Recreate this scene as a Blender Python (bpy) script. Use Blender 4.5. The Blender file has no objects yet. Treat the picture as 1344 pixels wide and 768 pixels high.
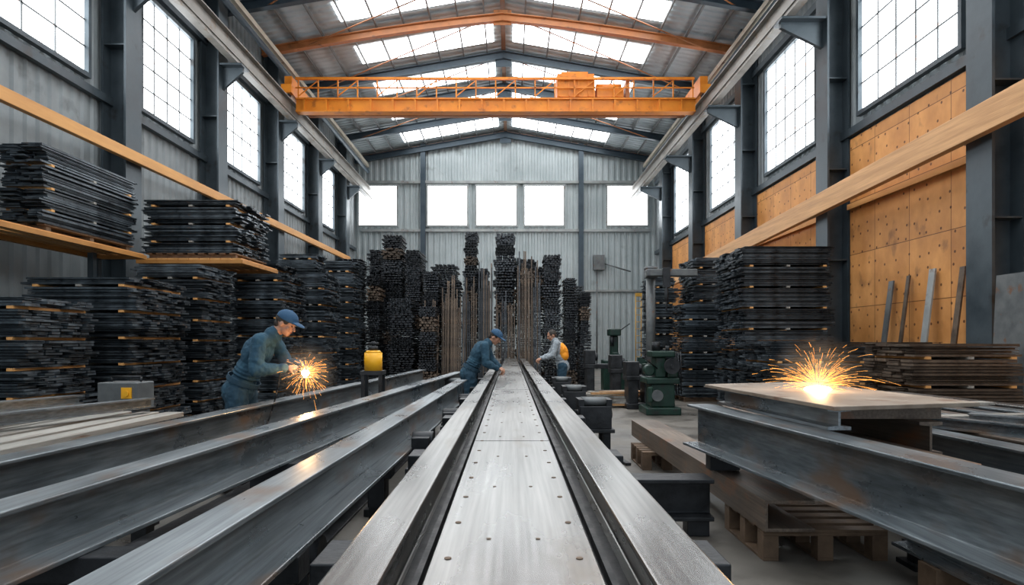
import bpy, math, random
from mathutils import Vector, Matrix
random.seed(7)
S=bpy.context.scene
try:
    S.view_settings.view_transform='Standard'; S.view_settings.look='None'; S.view_settings.exposure=-0.2
except Exception as ex: print(ex)
F=850.0; HZ=450.0; CX=670.0; CH=1.4
def X(px,d): return (px-CX)*d/F
def Z(py,d): return CH-(py-HZ)*d/F
# ---------------------------------------------------------------- materials
def M(name,c1,c2=None,scale=3.0,rough=(.4,.6),metal=0.0,bump=0.0,rust=0.0,rustcol=(.16,.07,.03),stretch=(1,1,1),rand=0.0,emit=None,es=0.0,detail=6,bscale=None,dots=None,scratch=0):
    m=bpy.data.materials.new(name); m.use_nodes=True; nt=m.node_tree; N=nt.nodes; L=nt.links
    b=N['Principled BSDF']; c2=c2 or c1
    tc=N.new('ShaderNodeTexCoord'); mp=N.new('ShaderNodeMapping'); mp.inputs['Scale'].default_value=stretch
    L.new(tc.outputs['Object'],mp.inputs['Vector'])
    no=N.new('ShaderNodeTexNoise'); no.inputs['Scale'].default_value=scale; no.inputs['Detail'].default_value=detail; no.inputs['Roughness'].default_value=.6
    L.new(mp.outputs[0],no.inputs['Vector'])
    rp=N.new('ShaderNodeValToRGB'); rp.color_ramp.elements[0].position=.35; rp.color_ramp.elements[1].position=.65
    rp.color_ramp.elements[0].color=(*c1,1); rp.color_ramp.elements[1].color=(*c2,1)
    L.new(no.outputs['Fac'],rp.inputs['Fac']); col=rp.outputs['Color']
    mr=N.new('ShaderNodeMapRange'); mr.inputs['To Min'].default_value=rough[0]; mr.inputs['To Max'].default_value=rough[1]; mr.inputs['From Min'].default_value=.3; mr.inputs['From Max'].default_value=.7
    L.new(no.outputs['Fac'],mr.inputs['Value']); L.new(mr.outputs[0],b.inputs['Roughness'])
    b.inputs['Metallic'].default_value=metal
    if scratch>0:
        mp4=N.new('ShaderNodeMapping'); mp4.inputs['Scale'].default_value=(60,1.5,60); L.new(tc.outputs['Object'],mp4.inputs['Vector'])
        n4=N.new('ShaderNodeTexNoise'); n4.inputs['Scale'].default_value=1.0; n4.inputs['Detail'].default_value=4; L.new(mp4.outputs[0],n4.inputs['Vector'])
        m4=N.new('ShaderNodeMapRange'); m4.inputs['From Min'].default_value=.3; m4.inputs['From Max'].default_value=.7; m4.inputs['To Min'].default_value=1-scratch; m4.inputs['To Max'].default_value=1+scratch*.6; L.new(n4.outputs['Fac'],m4.inputs['Value'])
        h4=N.new('ShaderNodeHueSaturation'); L.new(m4.outputs[0],h4.inputs['Value']); L.new(col,h4.inputs['Color']); col=h4.outputs['Color']
    if rust>0:
        n2=N.new('ShaderNodeTexNoise'); n2.inputs['Scale'].default_value=scale*1.7; n2.inputs['Detail'].default_value=8
        mp2=N.new('ShaderNodeMapping'); mp2.inputs['Location'].default_value=(3.1,7.7,1.3); mp2.inputs['Scale'].default_value=stretch
        L.new(tc.outputs['Object'],mp2.inputs['Vector']); L.new(mp2.outputs[0],n2.inputs['Vector'])
        r2=N.new('ShaderNodeValToRGB'); r2.color_ramp.elements[0].position=.66-rust*.2; r2.color_ramp.elements[1].position=.74-rust*.1
        r2.color_ramp.elements[1].color=(.85,.85,.85,1)
        L.new(n2.outputs['Fac'],r2.inputs['Fac'])
        mx=N.new('ShaderNodeMix'); mx.data_type='RGBA'; L.new(r2.outputs['Color'],mx.inputs['Factor']); L.new(col,mx.inputs['A']); mx.inputs['B'].default_value=(*rustcol,1)
        col=mx.outputs['Result']
        ms=N.new('ShaderNodeMath'); ms.operation='MULTIPLY_ADD'; L.new(r2.outputs['Color'],ms.inputs[0]); ms.inputs[1].default_value=-metal; ms.inputs[2].default_value=metal
        L.new(ms.outputs[0],b.inputs['Metallic'])
    if dots:
        br=N.new('ShaderNodeTexBrick'); br.inputs['Scale'].default_value=dots; br.inputs['Mortar Size'].default_value=.008; br.offset=0
        br.inputs['Brick Width'].default_value=1.2; br.inputs['Row Height'].default_value=1.2
        br.inputs['Color1'].default_value=(1,1,1,1); br.inputs['Color2'].default_value=(.78,.74,.70,1); br.inputs['Mortar'].default_value=(.25,.2,.15,1)
        sx=N.new('ShaderNodeSeparateXYZ'); cx=N.new('ShaderNodeCombineXYZ'); L.new(tc.outputs['Object'],sx.inputs[0]); L.new(sx.outputs['Y'],cx.inputs['X']); L.new(sx.outputs['Z'],cx.inputs['Y'])
        L.new(cx.outputs[0],br.inputs['Vector'])
        vo=N.new('ShaderNodeTexVoronoi'); vo.voronoi_dimensions='2D'; vo.inputs['Scale'].default_value=3.0; vo.inputs['Randomness'].default_value=.55; L.new(cx.outputs[0],vo.inputs['Vector'])
        r3=N.new('ShaderNodeValToRGB'); r3.color_ramp.elements[0].position=.065; r3.color_ramp.elements[1].position=.09; r3.color_ramp.elements[0].color=(.22,.16,.12,1)
        L.new(vo.outputs['Distance'],r3.inputs['Fac'])
        for src in (br.outputs['Color'],r3.outputs['Color']):
            mm=N.new('ShaderNodeMix'); mm.data_type='RGBA'; mm.blend_type='MULTIPLY'; mm.inputs['Factor'].default_value=1
            L.new(col,mm.inputs['A']); L.new(src,mm.inputs['B']); col=mm.outputs['Result']
    if rand>0:
        oi=N.new('ShaderNodeObjectInfo'); m2=N.new('ShaderNodeMapRange'); m2.inputs['To Min'].default_value=1-rand; m2.inputs['To Max'].default_value=1+rand
        L.new(oi.outputs['Random'],m2.inputs['Value'])
        hs=N.new('ShaderNodeHueSaturation'); L.new(m2.outputs[0],hs.inputs['Value']); L.new(col,hs.inputs['Color']); col=hs.outputs['Color']
    L.new(col,b.inputs['Base Color'])
    if bump>0:
        bp=N.new('ShaderNodeBump'); bp.inputs['Strength'].default_value=bump; bp.inputs['Distance'].default_value=.02
        n3=N.new('ShaderNodeTexNoise'); n3.inputs['Scale'].default_value=bscale or scale*5; n3.inputs['Detail'].default_value=5; L.new(mp.outputs[0],n3.inputs['Vector'])
        L.new(n3.outputs['Fac'],bp.inputs['Height']); L.new(bp.outputs[0],b.inputs['Normal'])
    return m
floorM=M('concrete_floor',(.085,.078,.069),(.185,.17,.147),1.2,(.25,.7),0,.3,rust=.5,rustcol=(.045,.035,.028))
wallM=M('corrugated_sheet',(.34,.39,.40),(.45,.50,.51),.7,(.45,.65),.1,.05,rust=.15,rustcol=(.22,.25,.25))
wallS=M('shaded_side_sheet',(.19,.215,.225),(.29,.32,.33),.7,(.45,.65),.1,.05,rust=.3,rustcol=(.10,.11,.11))  # sheet grey darkened to paint the weaker light on the side walls
roofM=M('roof_sheet',(.34,.385,.41),(.46,.51,.53),.8,(.5,.7),.05,.05,rust=.2,rustcol=(.22,.24,.25))
colM=M('column_paint',(.04,.055,.066),(.075,.097,.112),1.5,(.3,.55),.3,.1,rust=.2,rustcol=(.02,.02,.02))
rafM=M('rafter_paint',(.03,.05,.07),(.055,.08,.10),2,(.4,.6),.2)
lgreyM=M('light_steel',(.28,.30,.30),(.40,.42,.41),2,(.35,.55),.3,rust=.25)
runM=M('runway_steel',(.17,.16,.145),(.28,.265,.24),2,(.35,.55),.3,rust=.4,rustcol=(.18,.12,.07))
creamM=M('cream_steel',(.50,.45,.36),(.62,.56,.46),2,(.35,.55),.1,rust=.2)
orM=M('orange_paint',(.66,.19,.012),(.80,.27,.02),2,(.35,.55),0,rust=.4,rustcol=(.36,.10,.015))
orD=M('orange_rafter',(.36,.13,.04),(.48,.18,.06),2,(.4,.6),0,rust=.2)
yelM=M('yellow_paint',(.9,.42,.01),(1.0,.52,.02),3,(.35,.5),0)
ladM=M('dull_yellow_paint',(.42,.24,.03),(.55,.33,.05),3,(.4,.6),0,rust=.3)
purM=M('purlin',(.13,.135,.135),(.20,.205,.205),2,(.5,.7),.1)
brM=M('brown_purlin',(.20,.10,.055),(.28,.15,.085),2,(.5,.7),.1)
plyM=M('plywood_sheet',(.56,.235,.06),(.78,.37,.12),1.6,(.5,.7),0,.1,stretch=(1,1,.7),dots=1.0,rust=.25,rustcol=(.34,.15,.05))
timM=M('timber_beam_wood',(.52,.27,.11),(.74,.42,.20),2.5,(.5,.7),0,.15,stretch=(3,.25,6))
timO=M('orange_timber',(.58,.27,.08),(.74,.38,.13),2.5,(.5,.7),0,.1,stretch=(2,.25,2))
deckM=M('rack_edge_paint',(.38,.16,.035),(.50,.23,.06),2.5,(.5,.7),0,.1)
woodM=M('pallet_wood',(.12,.075,.045),(.24,.155,.095),6,(.6,.8),0,.2,stretch=(1,1,1),rand=.3)
plankM=M('grey_plank',(.26,.25,.225),(.42,.40,.36),4,(.45,.7),.2,.15,stretch=(4,.4,4),rand=.25,rust=.25)
stkM=M('dark_bar_steel',(.030,.038,.046),(.12,.145,.165),5,(.22,.45),.6,.1,rand=.5,rust=.12,rustcol=(.10,.065,.045))
pileM=M('pile_bar_steel',(.022,.025,.029),(.075,.082,.09),5,(.3,.5),.5,.1,rand=.45,rust=.3,rustcol=(.08,.055,.038))
stkB=M('brown_bar_steel',(.07,.052,.04),(.17,.125,.09),5,(.35,.6),.4,.1,rand=.35,rust=.3,rustcol=(.14,.075,.04))
beamM=M('mill_steel',(.14,.168,.187),(.30,.335,.355),2.0,(.2,.42),.65,.06,rust=.5,rustcol=(.15,.085,.045),stretch=(1,.5,1),rand=.08,scratch=.35)
rbeamM=M('rusty_steel',(.115,.085,.065),(.23,.18,.14),3,(.35,.6),.3,.1,rust=.5,rustcol=(.24,.095,.035),stretch=(1,.5,1),scratch=.35)
tableM=M('scorched_table_steel',(.20,.15,.11),(.36,.30,.24),3,(.4,.65),.3,.1,rust=.45,rustcol=(.16,.08,.045))
plateM=M('polished_plate',(.25,.25,.245),(.36,.357,.345),1.8,(.2,.36),.85,.03,rust=.28,rustcol=(.18,.145,.105),stretch=(1,.3,1),scratch=.25)
boltM=M('bolt_rust',(.11,.075,.05),(.18,.12,.08),20,(.5,.7),.4)
blkM=M('black_iron',(.014,.016,.018),(.042,.045,.05),5,(.3,.6),.5,.15)
pitM=M('black_gap_shade',(.008,.009,.010),(.02,.021,.023),9,(.4,.7),.2,.1)  # near-black colour that paints the dark gaps beside the rails
grnM=M('green_machine_paint',(.006,.026,.019),(.011,.042,.028),5,(.3,.5),.1,rust=.55,rustcol=(.012,.014,.013))
dgrM=M('grey_machine_paint',(.09,.10,.105),(.16,.17,.17),4,(.4,.6),.3,rust=.2)
clothM=M('teal_cloth',(.018,.060,.098),(.028,.082,.125),5,(.85,.95),0,.2,bscale=40)
cloth2=M('blue_cap_cloth',(.02,.075,.15),(.03,.09,.18),5,(.75,.9),0,.1)
cloth3=M('grey_shirt_cloth',(.26,.30,.33),(.36,.40,.43),9,(.75,.9),0,.1)
troM=M('dark_trouser_cloth',(.015,.048,.078),(.022,.062,.098),5,(.85,.95),0,.2,bscale=40)
vestM=M('orange_vest_cloth',(.9,.30,.01),(1,.38,.02),9,(.6,.8),0,.2)
skinM=M('skin',(.42,.21,.135),(.52,.28,.185),14,(.45,.6),0)
hairM=M('dark_hair',(.02,.014,.01),(.05,.035,.025),40,(.5,.7),0,.4)
bootM=M('boot_leather',(.02,.017,.014),(.04,.035,.03),9,(.4,.6),0)
eyeM=M('eye',(.02,.015,.01),None,3,(.2,.3),0)
mouthM=M('lip',(.32,.12,.09),None,3,(.5,.6),0)
def EM(name,c,s,var=0):
    m=bpy.data.materials.new(name); m.use_nodes=True; nt=m.node_tree; N=nt.nodes; L=nt.links; N.clear()
    o=N.new('ShaderNodeOutputMaterial'); e=N.new('ShaderNodeEmission'); e.inputs['Color'].default_value=(*c,1); e.inputs['Strength'].default_value=s
    if var:
        tc=N.new('ShaderNodeTexCoord'); no=N.new('ShaderNodeTexNoise'); no.inputs['Scale'].default_value=1.3; L.new(tc.outputs['Object'],no.inputs['Vector'])
        mr=N.new('ShaderNodeMapRange'); mr.inputs['From Min'].default_value=.3; mr.inputs['From Max'].default_value=.7; mr.inputs['To Min'].default_value=s*(1-var); mr.inputs['To Max'].default_value=s*(1+var)
        L.new(no.outputs['Fac'],mr.inputs['Value']); L.new(mr.outputs[0],e.inputs['Strength'])
    L.new(e.outputs[0],o.inputs[0]); return m
glassM=EM('frosted_daylight_glass',(.93,.97,1.0),7.5,.25)
skyM=EM('daylight_polycarbonate',(.96,.98,1.0),8.5,.25)
sparkM=EM('hot_spark',(1.0,.40,.08),5.5)
coreM=EM('white_hot_metal',(1.0,.78,.45),60)
# ---------------------------------------------------------------- mesh builder
WO={}
class MB:
    def __init__(s): s.v=[];s.f=[];s.m=[];s.sm=[]
    def add(s,vs,fs,m=0,sm=False):
        o=len(s.v); s.v+= [Vector(v) for v in vs]
        for f in fs: s.f.append([i+o for i in f]); s.m.append(m); s.sm.append(sm)
    def box(s,x0,x1,y0,y1,z0,z1,m=0,R=None,c=None):
        vs=[Vector((x,y,z)) for z in(z0,z1) for y in(y0,y1) for x in(x0,x1)]
        if R is not None:
            c=Vector(c) if c is not None else Vector(((x0+x1)/2,(y0+y1)/2,(z0+z1)/2))
            vs=[c+R@(v-c) for v in vs]
        s.add(vs,[(0,2,3,1),(4,5,7,6),(0,1,5,4),(2,6,7,3),(0,4,6,2),(1,3,7,5)],m)
    def prism(s,prof,p0,p1,up=(0,0,1),m=0):
        p0=Vector(p0);p1=Vector(p1); d=(p1-p0).normalized(); sd=d.cross(Vector(up)).normalized(); u=sd.cross(d)
        n=len(prof); vs=[p+sd*a+u*b for p in(p0,p1) for a,b in prof]
        fs=[(i,(i+1)%n,n+(i+1)%n,n+i) for i in range(n)]+[tuple(range(n))[::-1],tuple(range(n,2*n))]
        s.add(vs,fs,m)
    def beam(s,p0,p1,w,h,m=0,up=(0,0,1)):
        s.prism([(-w/2,-h/2),(w/2,-h/2),(w/2,h/2),(-w/2,h/2)],p0,p1,up,m)
    def ibeam(s,p0,p1,w,h,tf=.02,tw=.014,m=0,up=(0,0,1),wb=None):
        v=wb or w
        s.prism([(-v/2,-h),(v/2,-h),(v/2,-h+tf),(tw/2,-h+tf*1.3),(tw/2,-tf*1.3),(w/2,-tf),(w/2,0),(-w/2,0),(-w/2,-tf),(-tw/2,-tf*1.3),(-tw/2,-h+tf*1.3),(-v/2,-h+tf)],p0,p1,up,m)
    def cyl(s,p0,p1,r0,r1=None,n=12,m=0):
        r1=r0 if r1 is None else r1; p0=Vector(p0);p1=Vector(p1); d=(p1-p0).normalized()
        a=d.orthogonal().normalized(); b=d.cross(a)
        vs=[p+(a*math.cos(t*2*math.pi/n)+b*math.sin(t*2*math.pi/n))*r for p,r in((p0,r0),(p1,r1)) for t in range(n)]
        o=len(s.v); s.add(vs,[(i,(i+1)%n,n+(i+1)%n,n+i) for i in range(n)],m,True)
        s.f.append([o+i for i in range(n)][::-1]); s.m.append(m); s.sm.append(False)
        s.f.append([o+n+i for i in range(n)]); s.m.append(m); s.sm.append(False)
    def ball(s,c,r,R=None,n=16,k=10,m=0,lo=-1.0):
        c=Vector(c); r=(r,r,r) if isinstance(r,(int,float)) else r
        vs=[];a0=math.asin(max(-1,lo))
        for j in range(k+1):
            ph=a0+(math.pi/2-a0)*j/k
            for i in range(n):
                th=2*math.pi*i/n; v=Vector((r[0]*math.cos(ph)*math.cos(th),r[1]*math.cos(ph)*math.sin(th),r[2]*math.sin(ph)))
                vs.append(c+(R@v if R is not None else v))
        fs=[]
        for j in range(k):
            for i in range(n): fs.append((j*n+i,j*n+(i+1)%n,(j+1)*n+(i+1)%n,(j+1)*n+i))
        fs.append(tuple(range(n))[::-1])
        s.add(vs,fs,m,True)
    def cap(s,p0,r0,p1,r1,n=14):
        p0=Vector(p0);p1=Vector(p1); d=(p1-p0).normalized(); a=d.orthogonal().normalized(); b=d.cross(a)
        rings=[]
        for j in range(5): t=-math.pi/2+math.pi/2*(j+.3)/5; rings.append((p0+d*r0*math.sin(t),r0*math.cos(t)))
        rings.append((p0,r0)); rings.append((p1,r1))
        for j in range(1,6): t=math.pi/2*(j-.3)/5; rings.append((p1+d*r1*math.sin(t),r1*math.cos(t)))
        vs=[c+(a*math.cos(i*2*math.pi/n)+b*math.sin(i*2*math.pi/n))*r for c,r in rings for i in range(n)]
        fs=[(j*n+i,j*n+(i+1)%n,(j+1)*n+(i+1)%n,(j+1)*n+i) for j in range(len(rings)-1) for i in range(n)]
        fs+=[tuple(range(n))[::-1],tuple(range((len(rings)-1)*n,len(rings)*n))]
        s.add(vs,fs,0,True)
    def mesh(s,name,mats,origin=None):
        if origin is None:
            xs=[v.x for v in s.v];ys=[v.y for v in s.v];zs=[v.z for v in s.v]
            origin=Vector(((min(xs)+max(xs))/2,(min(ys)+max(ys))/2,min(zs)))
        origin=Vector(origin)
        me=bpy.data.meshes.new(name); me.from_pydata([v-origin for v in s.v],[],s.f)
        for mt in mats: me.materials.append(mt)
        me.polygons.foreach_set('material_index',s.m); me.polygons.foreach_set('use_smooth',s.sm); me.update()
        return me,origin
def put(ob,origin,parent=None,label=None,cat=None,group=None,kind=None):
    origin=Vector(origin); S.collection.objects.link(ob); WO[ob.name]=origin
    if parent: ob.parent=parent; ob.location=origin-WO[parent.name]
    else: ob.location=origin
    if label: ob['label']=label
    if cat and not parent: ob['category']=cat
    if group: ob['group']=group
    if kind: ob['kind']=kind
    return ob
def fin(mb,name,mats,parent=None,label=None,cat=None,group=None,kind=None,origin=None,bevel=0):
    if not isinstance(mats,(list,tuple)): mats=[mats]
    me,o=mb.mesh(name,mats,origin); ob=bpy.data.objects.new(name,me)
    put(ob,o,parent,label,cat,group,kind)
    if bevel:
        b=ob.modifiers.new('bev','BEVEL'); b.width=bevel; b.segments=2; b.limit_method='ANGLE'
    return ob
def emp(name,origin,label,cat,group=None):
    e=bpy.data.objects.new(name,None); e.empty_display_size=.2
    return put(e,origin,None,label,cat,group)
def rz(a): return Matrix.Rotation(a,3,'Z')
# ---------------------------------------------------------------- shell
XL,XR,YB,YF=-8.44,7.9,35.0,-3.0
EZ,RZ,RX=11.5,12.9,-.27
b=MB(); b.box(XL-.2,XR+.2,YF,YB+.2,-.2,0); fin(b,'floor',floorM,kind='structure',label='dirty grey concrete workshop floor')
def corr(b,a0,a1,step,amp,fn,rows):
    pts=[];a=a0
    while a<a1-1e-6:
        pts+= [(a,0),(a+step*.35,0),(a+step*.5,amp),(a+step*.85,amp)]; a+=step
    pts=[(min(p,a1),q) for p,q in pts]+[(a1,0)]
    n=len(pts); vs=[fn(p,q,r) for r in range(rows) for p,q in pts]
    fs=[(r*n+i,r*n+i+1,(r+1)*n+i+1,(r+1)*n+i) for r in range(rows-1) for i in range(n-1)]
    b.add(vs,fs)
def roofz(x): return EZ+(RZ-EZ)*(1-abs(x-RX)/((RX-XL) if x<RX else (XR-RX)))
b=MB(); corr(b,XL,XR,.32,.05,lambda a,o,r:(a,YB-o,0 if r==0 else roofz(a)),2); b.box(XL,XR,YB+.01,YB+.15,0,11.4)
fin(b,'wall_back',wallM,kind='structure',label='pale grey corrugated metal end wall')
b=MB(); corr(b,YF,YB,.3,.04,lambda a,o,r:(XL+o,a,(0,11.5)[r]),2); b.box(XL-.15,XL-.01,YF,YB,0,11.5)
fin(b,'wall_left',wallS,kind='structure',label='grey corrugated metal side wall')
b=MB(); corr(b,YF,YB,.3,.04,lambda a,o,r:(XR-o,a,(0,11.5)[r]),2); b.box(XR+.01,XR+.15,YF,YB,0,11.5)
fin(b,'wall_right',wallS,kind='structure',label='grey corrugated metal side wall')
b=MB()
corr(b,YF,YB,.3,.04,lambda a,o,r:([XL,RX,XR][r],a,[EZ,RZ,EZ][r]-o),3)
fin(b,'ceiling',roofM,kind='structure',label='pitched corrugated metal roof lining')
wn=[0]
def window(axis,fc,a0,a1,z0,z1,cols,rows,inw):
    wn[0]+=1; b=MB()
    def bx(a,bb,c,d,o0,o1,m):
        o0,o1=sorted((fc+o0*inw,fc+o1*inw))
        if axis=='y': b.box(o0,o1,a,bb,c,d,m)
        else: b.box(a,bb,o0,o1,c,d,m)
    bx(a0,a1,z0,z1,.06,.075,1)
    f=.09
    for q in ((a0-f,a1+f,z0-f,z0),(a0-f,a1+f,z1,z1+f),(a0-f,a0,z0,z1),(a1,a1+f,z0,z1)): bx(*q,.055,.17,0)
    for i in range(1,cols):
        a=a0+(a1-a0)*i/cols; bx(a-.015,a+.015,z0,z1,.075,.1,2)
    for j in range(1,rows):
        z=z0+(z1-z0)*j/rows; bx(a0,a1,z-.015,z+.015,.075,.1,2)
    fin(b,'window_%d'%wn[0],[colM if axis=='y' else lgreyM,glassM,dgrM],kind='structure',label='frosted industrial window with steel glazing bars')
for a0,a1 in ((0,3.2),(4.6,7.8),(8.6,12.7),(14.6,16.9),(18.9,21.4),(23.6,26.0),(28.0,30.4)): window('y',XL,a0,a1,6.7,9.3,5 if a1-a0>3 else 4,5,1)
for a0,a1 in ((0,3.2),(4.6,8.6),(11.2,14.4),(16.5,19.7),(22.0,25.1),(27.6,30.6)): window('y',XR,a0,a1,6.55,9.65,5,5,-1)
for p0,p1 in ((472,521),(562,613),(626,677),(689,739),(797,849)): window('x',YB-.0,X(p0,35),X(p1,35),7.74,9.84,1,1,-1)
frames=[-1.5,3,7.5,11.5,15.2,19.0,21.8,25.1,28.2,31.2,34.7]
for i in range(len(frames)-1):
    a,c=frames[i],frames[i+1]
    for sgn in(-1,1):
        wn[0]+=1; b=MB(); y0=a+(c-a)*.38; y1=a+(c-a)*.80
        xs=(RX+sgn*.35,RX+sgn*5.3)
        for k in range(5):
            u0=xs[0]+(xs[1]-xs[0])*(k/5+.002); u1=xs[0]+(xs[1]-xs[0])*((k+1)/5-.002)
            z0=roofz(u0)-.07; z1=roofz(u1)-.07
            b.add([(u0,y0,z0),(u1,y0,z1),(u1,y1,z1),(u0,y1,z0)],[(0,1,2,3)])
            b.add([(u0,y0,z0+.012),(u1,y0,z1+.012),(u1,y1,z1+.012),(u0,y1,z0+.012)],[(0,1,2,3)])
        fin(b,'window_%d'%wn[0],[skyM],kind='structure',label='translucent white roof skylight strip')
tn=[0]
def trim(p0,p1,w,h,mat,label,up=(0,0,1)):
    tn[0]+=1; b=MB(); b.beam(p0,p1,w,h,0,up); return fin(b,'trim_%d'%tn[0],mat,kind='structure',label=label)
for z in (6.4,9.6): trim((XL+.12,YF,z),(XL+.12,34.7,z),.12,.16,colM,'dark steel wall girt')
for z in (6.2,9.95): trim((XR-.12,YF,z),(XR-.12,34.7,z),.12,.18,colM,'dark steel wall girt')
for z in (7.45,10.05): trim((XL+.4,YB-.12,z),(XR-.4,YB-.12,z),.14,.14,lgreyM,'pale steel girt across end wall')
trim((XL+.4,YB-.12,4.2),(XR-.4,YB-.12,4.2),.12,.1,lgreyM,'pale steel girt across end wall')
for s,x1 in((1,XL),(-1,XR)):
    trim((x1,YB-.15,roofz(x1)-.2),(RX,YB-.15,roofz(RX)-.2),.12,.16,orD,'rust brown verge trim of end wall')
for px in (556,762):
    b=MB(); x=X(px,35); b.ibeam((x,YB-.1,0),(x,YB-.1,12.1),.26,.22,m=0,up=(0,1,0)); fin(b,'end_wall_post',rafM,label='slender blue-grey steel post on end wall',cat='steel post',group='end wall posts')
def column(x_in,x_out,y,top,reach):
    b=MB(); hw=.28
    s=1 if x_in>x_out else -1
    lo,hi=sorted((x_in,x_in-s*.045)); b.box(lo,hi,y-hw,y+hw,.05,top)
    lo,hi=sorted((x_out,x_out+s*.045)); b.box(lo,hi,y-hw,y+hw,.05,top)
    lo,hi=sorted((x_in-s*.045,x_out+s*.045)); b.box(lo,hi,y-.02,y+.02,.05,top)
    z=1.2
    while z<top-.5: b.box(lo,hi,y-hw+.02,y+hw-.02,z,z+.025); z+=2.1
    col=fin(b,'steel_column',colM,label='dark blue-grey riveted H-section steel column',cat='column',group='wall columns')
    b=MB(); lo,hi=sorted((x_in+s*.1,x_out)); b.box(lo,hi,y-hw-.08,y+hw+.08,0,.05); fin(b,'base_plate',colM,parent=col)
    b=MB(); r=reach
    b.add([(x_in,y-.05,8.9),(x_in,y+.05,8.9),(x_in+s*r,y-.05,8.9),(x_in+s*r,y+.05,8.9),(x_in,y-.05,8.3),(x_in,y+.05,8.3),(x_in+s*r,y-.05,8.78),(x_in+s*r,y+.05,8.78)],
      [(0,1,3,2),(4,6,7,5),(0,2,6,4),(1,5,7,3),(2,3,7,6),(0,4,5,1)])
    b.box(*sorted((x_in,x_in+s*(r+.05))),y-.25,y+.25,8.9,8.95)
    fin(b,'bracket',colM,parent=col,label='triangular runway bracket')
    return col
for y in (1.0,5.2,9.4,13.5,17.7,22.2,26.8,31.3): column(-7.85,-8.36,y,11.35,.55)
for y in (.5,4.8,10.1,15.2,20.8,26.3,31.5): column(7.3,7.82,y,11.35,.98)
for x in(-7.45,6.47):
    b=MB(); b.ibeam((x,YF+.5,9.55),(x,34.4,9.55),.26,.5,.035,.025)
    b.box(x-.1,x+.1,YF+.5,34.4,8.96,9.06)
    g=fin(b,'crane_runway_girder',runM,label='grey-tan steel crane runway girder along wall',cat='girder',group='crane runway girders')
    b=MB(); b.ibeam((x,YF+.5,9.63),(x,34.4,9.63),.08,.08,.02,.02); fin(b,'rail',colM,parent=g,label='steel crane rail')
for x in (-7.62,7.15):
    b=MB(); b.beam((x,YF+.5,10.85),(x,34.6,10.85),.14,.16); fin(b,'eave_strut',creamM,label='cream painted steel strut running under eave',cat='steel strut',group='eave struts')
    b=MB(); b.cyl((x,YF+.5,10.55),(x,34.6,10.55),.09); fin(b,'conduit_pipe',rafM,label='long dark service pipe under eave',cat='pipe',group='eave pipes')
for i,y in enumerate(frames):
    mt=orD if y==21.8 else rafM
    b=MB(); d=.26 if y==21.8 else .3
    for x1 in(XL+.05,XR-.05):
        if y==21.8:
            n=6; P=[]
            for q in range(n+1):
                t=q/n; xx=x1+(RX-x1)*t; P.append((xx,y,roofz(xx)-.2-.22*t**3))
            for q in range(n): b.ibeam(P[q],P[q+1],.2,d,.03,.03)
        else: b.ibeam((x1,y,roofz(x1)-.2),(RX,y,roofz(RX)-.2),.2,d,.03,.03)
    b.box(RX-.3,RX+.3,y-.02,y+.02,RZ-.8,RZ-.3)
    fin(b,'roof_rafter',mt,label=('rust orange' if mt==orD else 'blue-grey')+' steel roof rafter frame',cat='rafter',group='roof rafters')
for k,x in enumerate((-7.2,-6.3,-5.4,-4.5,-3.6,-2.7,-1.8,-.9,RX,.5,1.4,2.3,3.2,4.1,5.0,5.9,6.8)):
    b=MB(); b.beam((x,YF+.3,roofz(x)-.14),(x,34.7,roofz(x)-.14),.16 if x==RX else .05,.09)
    fin(b,'roof_purlin',brM if x==RX else purM,label='brown ridge beam under roof' if x==RX else 'thin steel roof purlin running lengthwise',cat='purlin',group='roof purlins')
bays=[(15.2,19.0),(19.0,21.8),(21.8,25.1),(25.1,28.2),(28.2,31.2)]
for a,c in bays:
    for sgn in(-1,1):
        b=MB(); x0=RX+sgn*.3;x1=RX+sgn*6.9
        b.cyl((x0,a,roofz(x0)-.45),(x1,c,roofz(x1)-.45),.022,n=8)
        fin(b,'wind_brace',orD,label='thin rust-coloured diagonal roof brace rod',cat='brace rod',group='roof brace rods')
for a0,a1 in ((5.15,9.8),(10.45,14.85),(15.55,20.45),(21.15,25.95),(26.65,31.15)):
    tn[0]+=1; b=MB(); b.box(XR-.11,XR-.07,a0,a1,1.0,6.05); fin(b,'trim_%d'%tn[0],plyM,kind='structure',label='orange-tan plywood wall lining with screw heads')
for a0,a1 in ((10.45,14.85),(15.55,20.45),(21.15,25.95)):
    trim((XR-.15,a0,4.5),(XR-.15,a1,4.5),.07,.12,timO,'timber batten on plywood lining')
b=MB(); b.beam((7.12,3.0,5.0),(7.12,31,4.05),.14,.46); fin(b,'timber_beam',timM,label='long pale orange laminated timber beam along columns',cat='timber beam',bevel=.01)
b=MB(); b.beam((-7.72,3.0,5.1),(-7.72,31,5.4),.12,.22); fin(b,'timber_beam',timO,label='long orange timber rail fixed across wall columns',cat='timber beam',bevel=.01)
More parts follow.
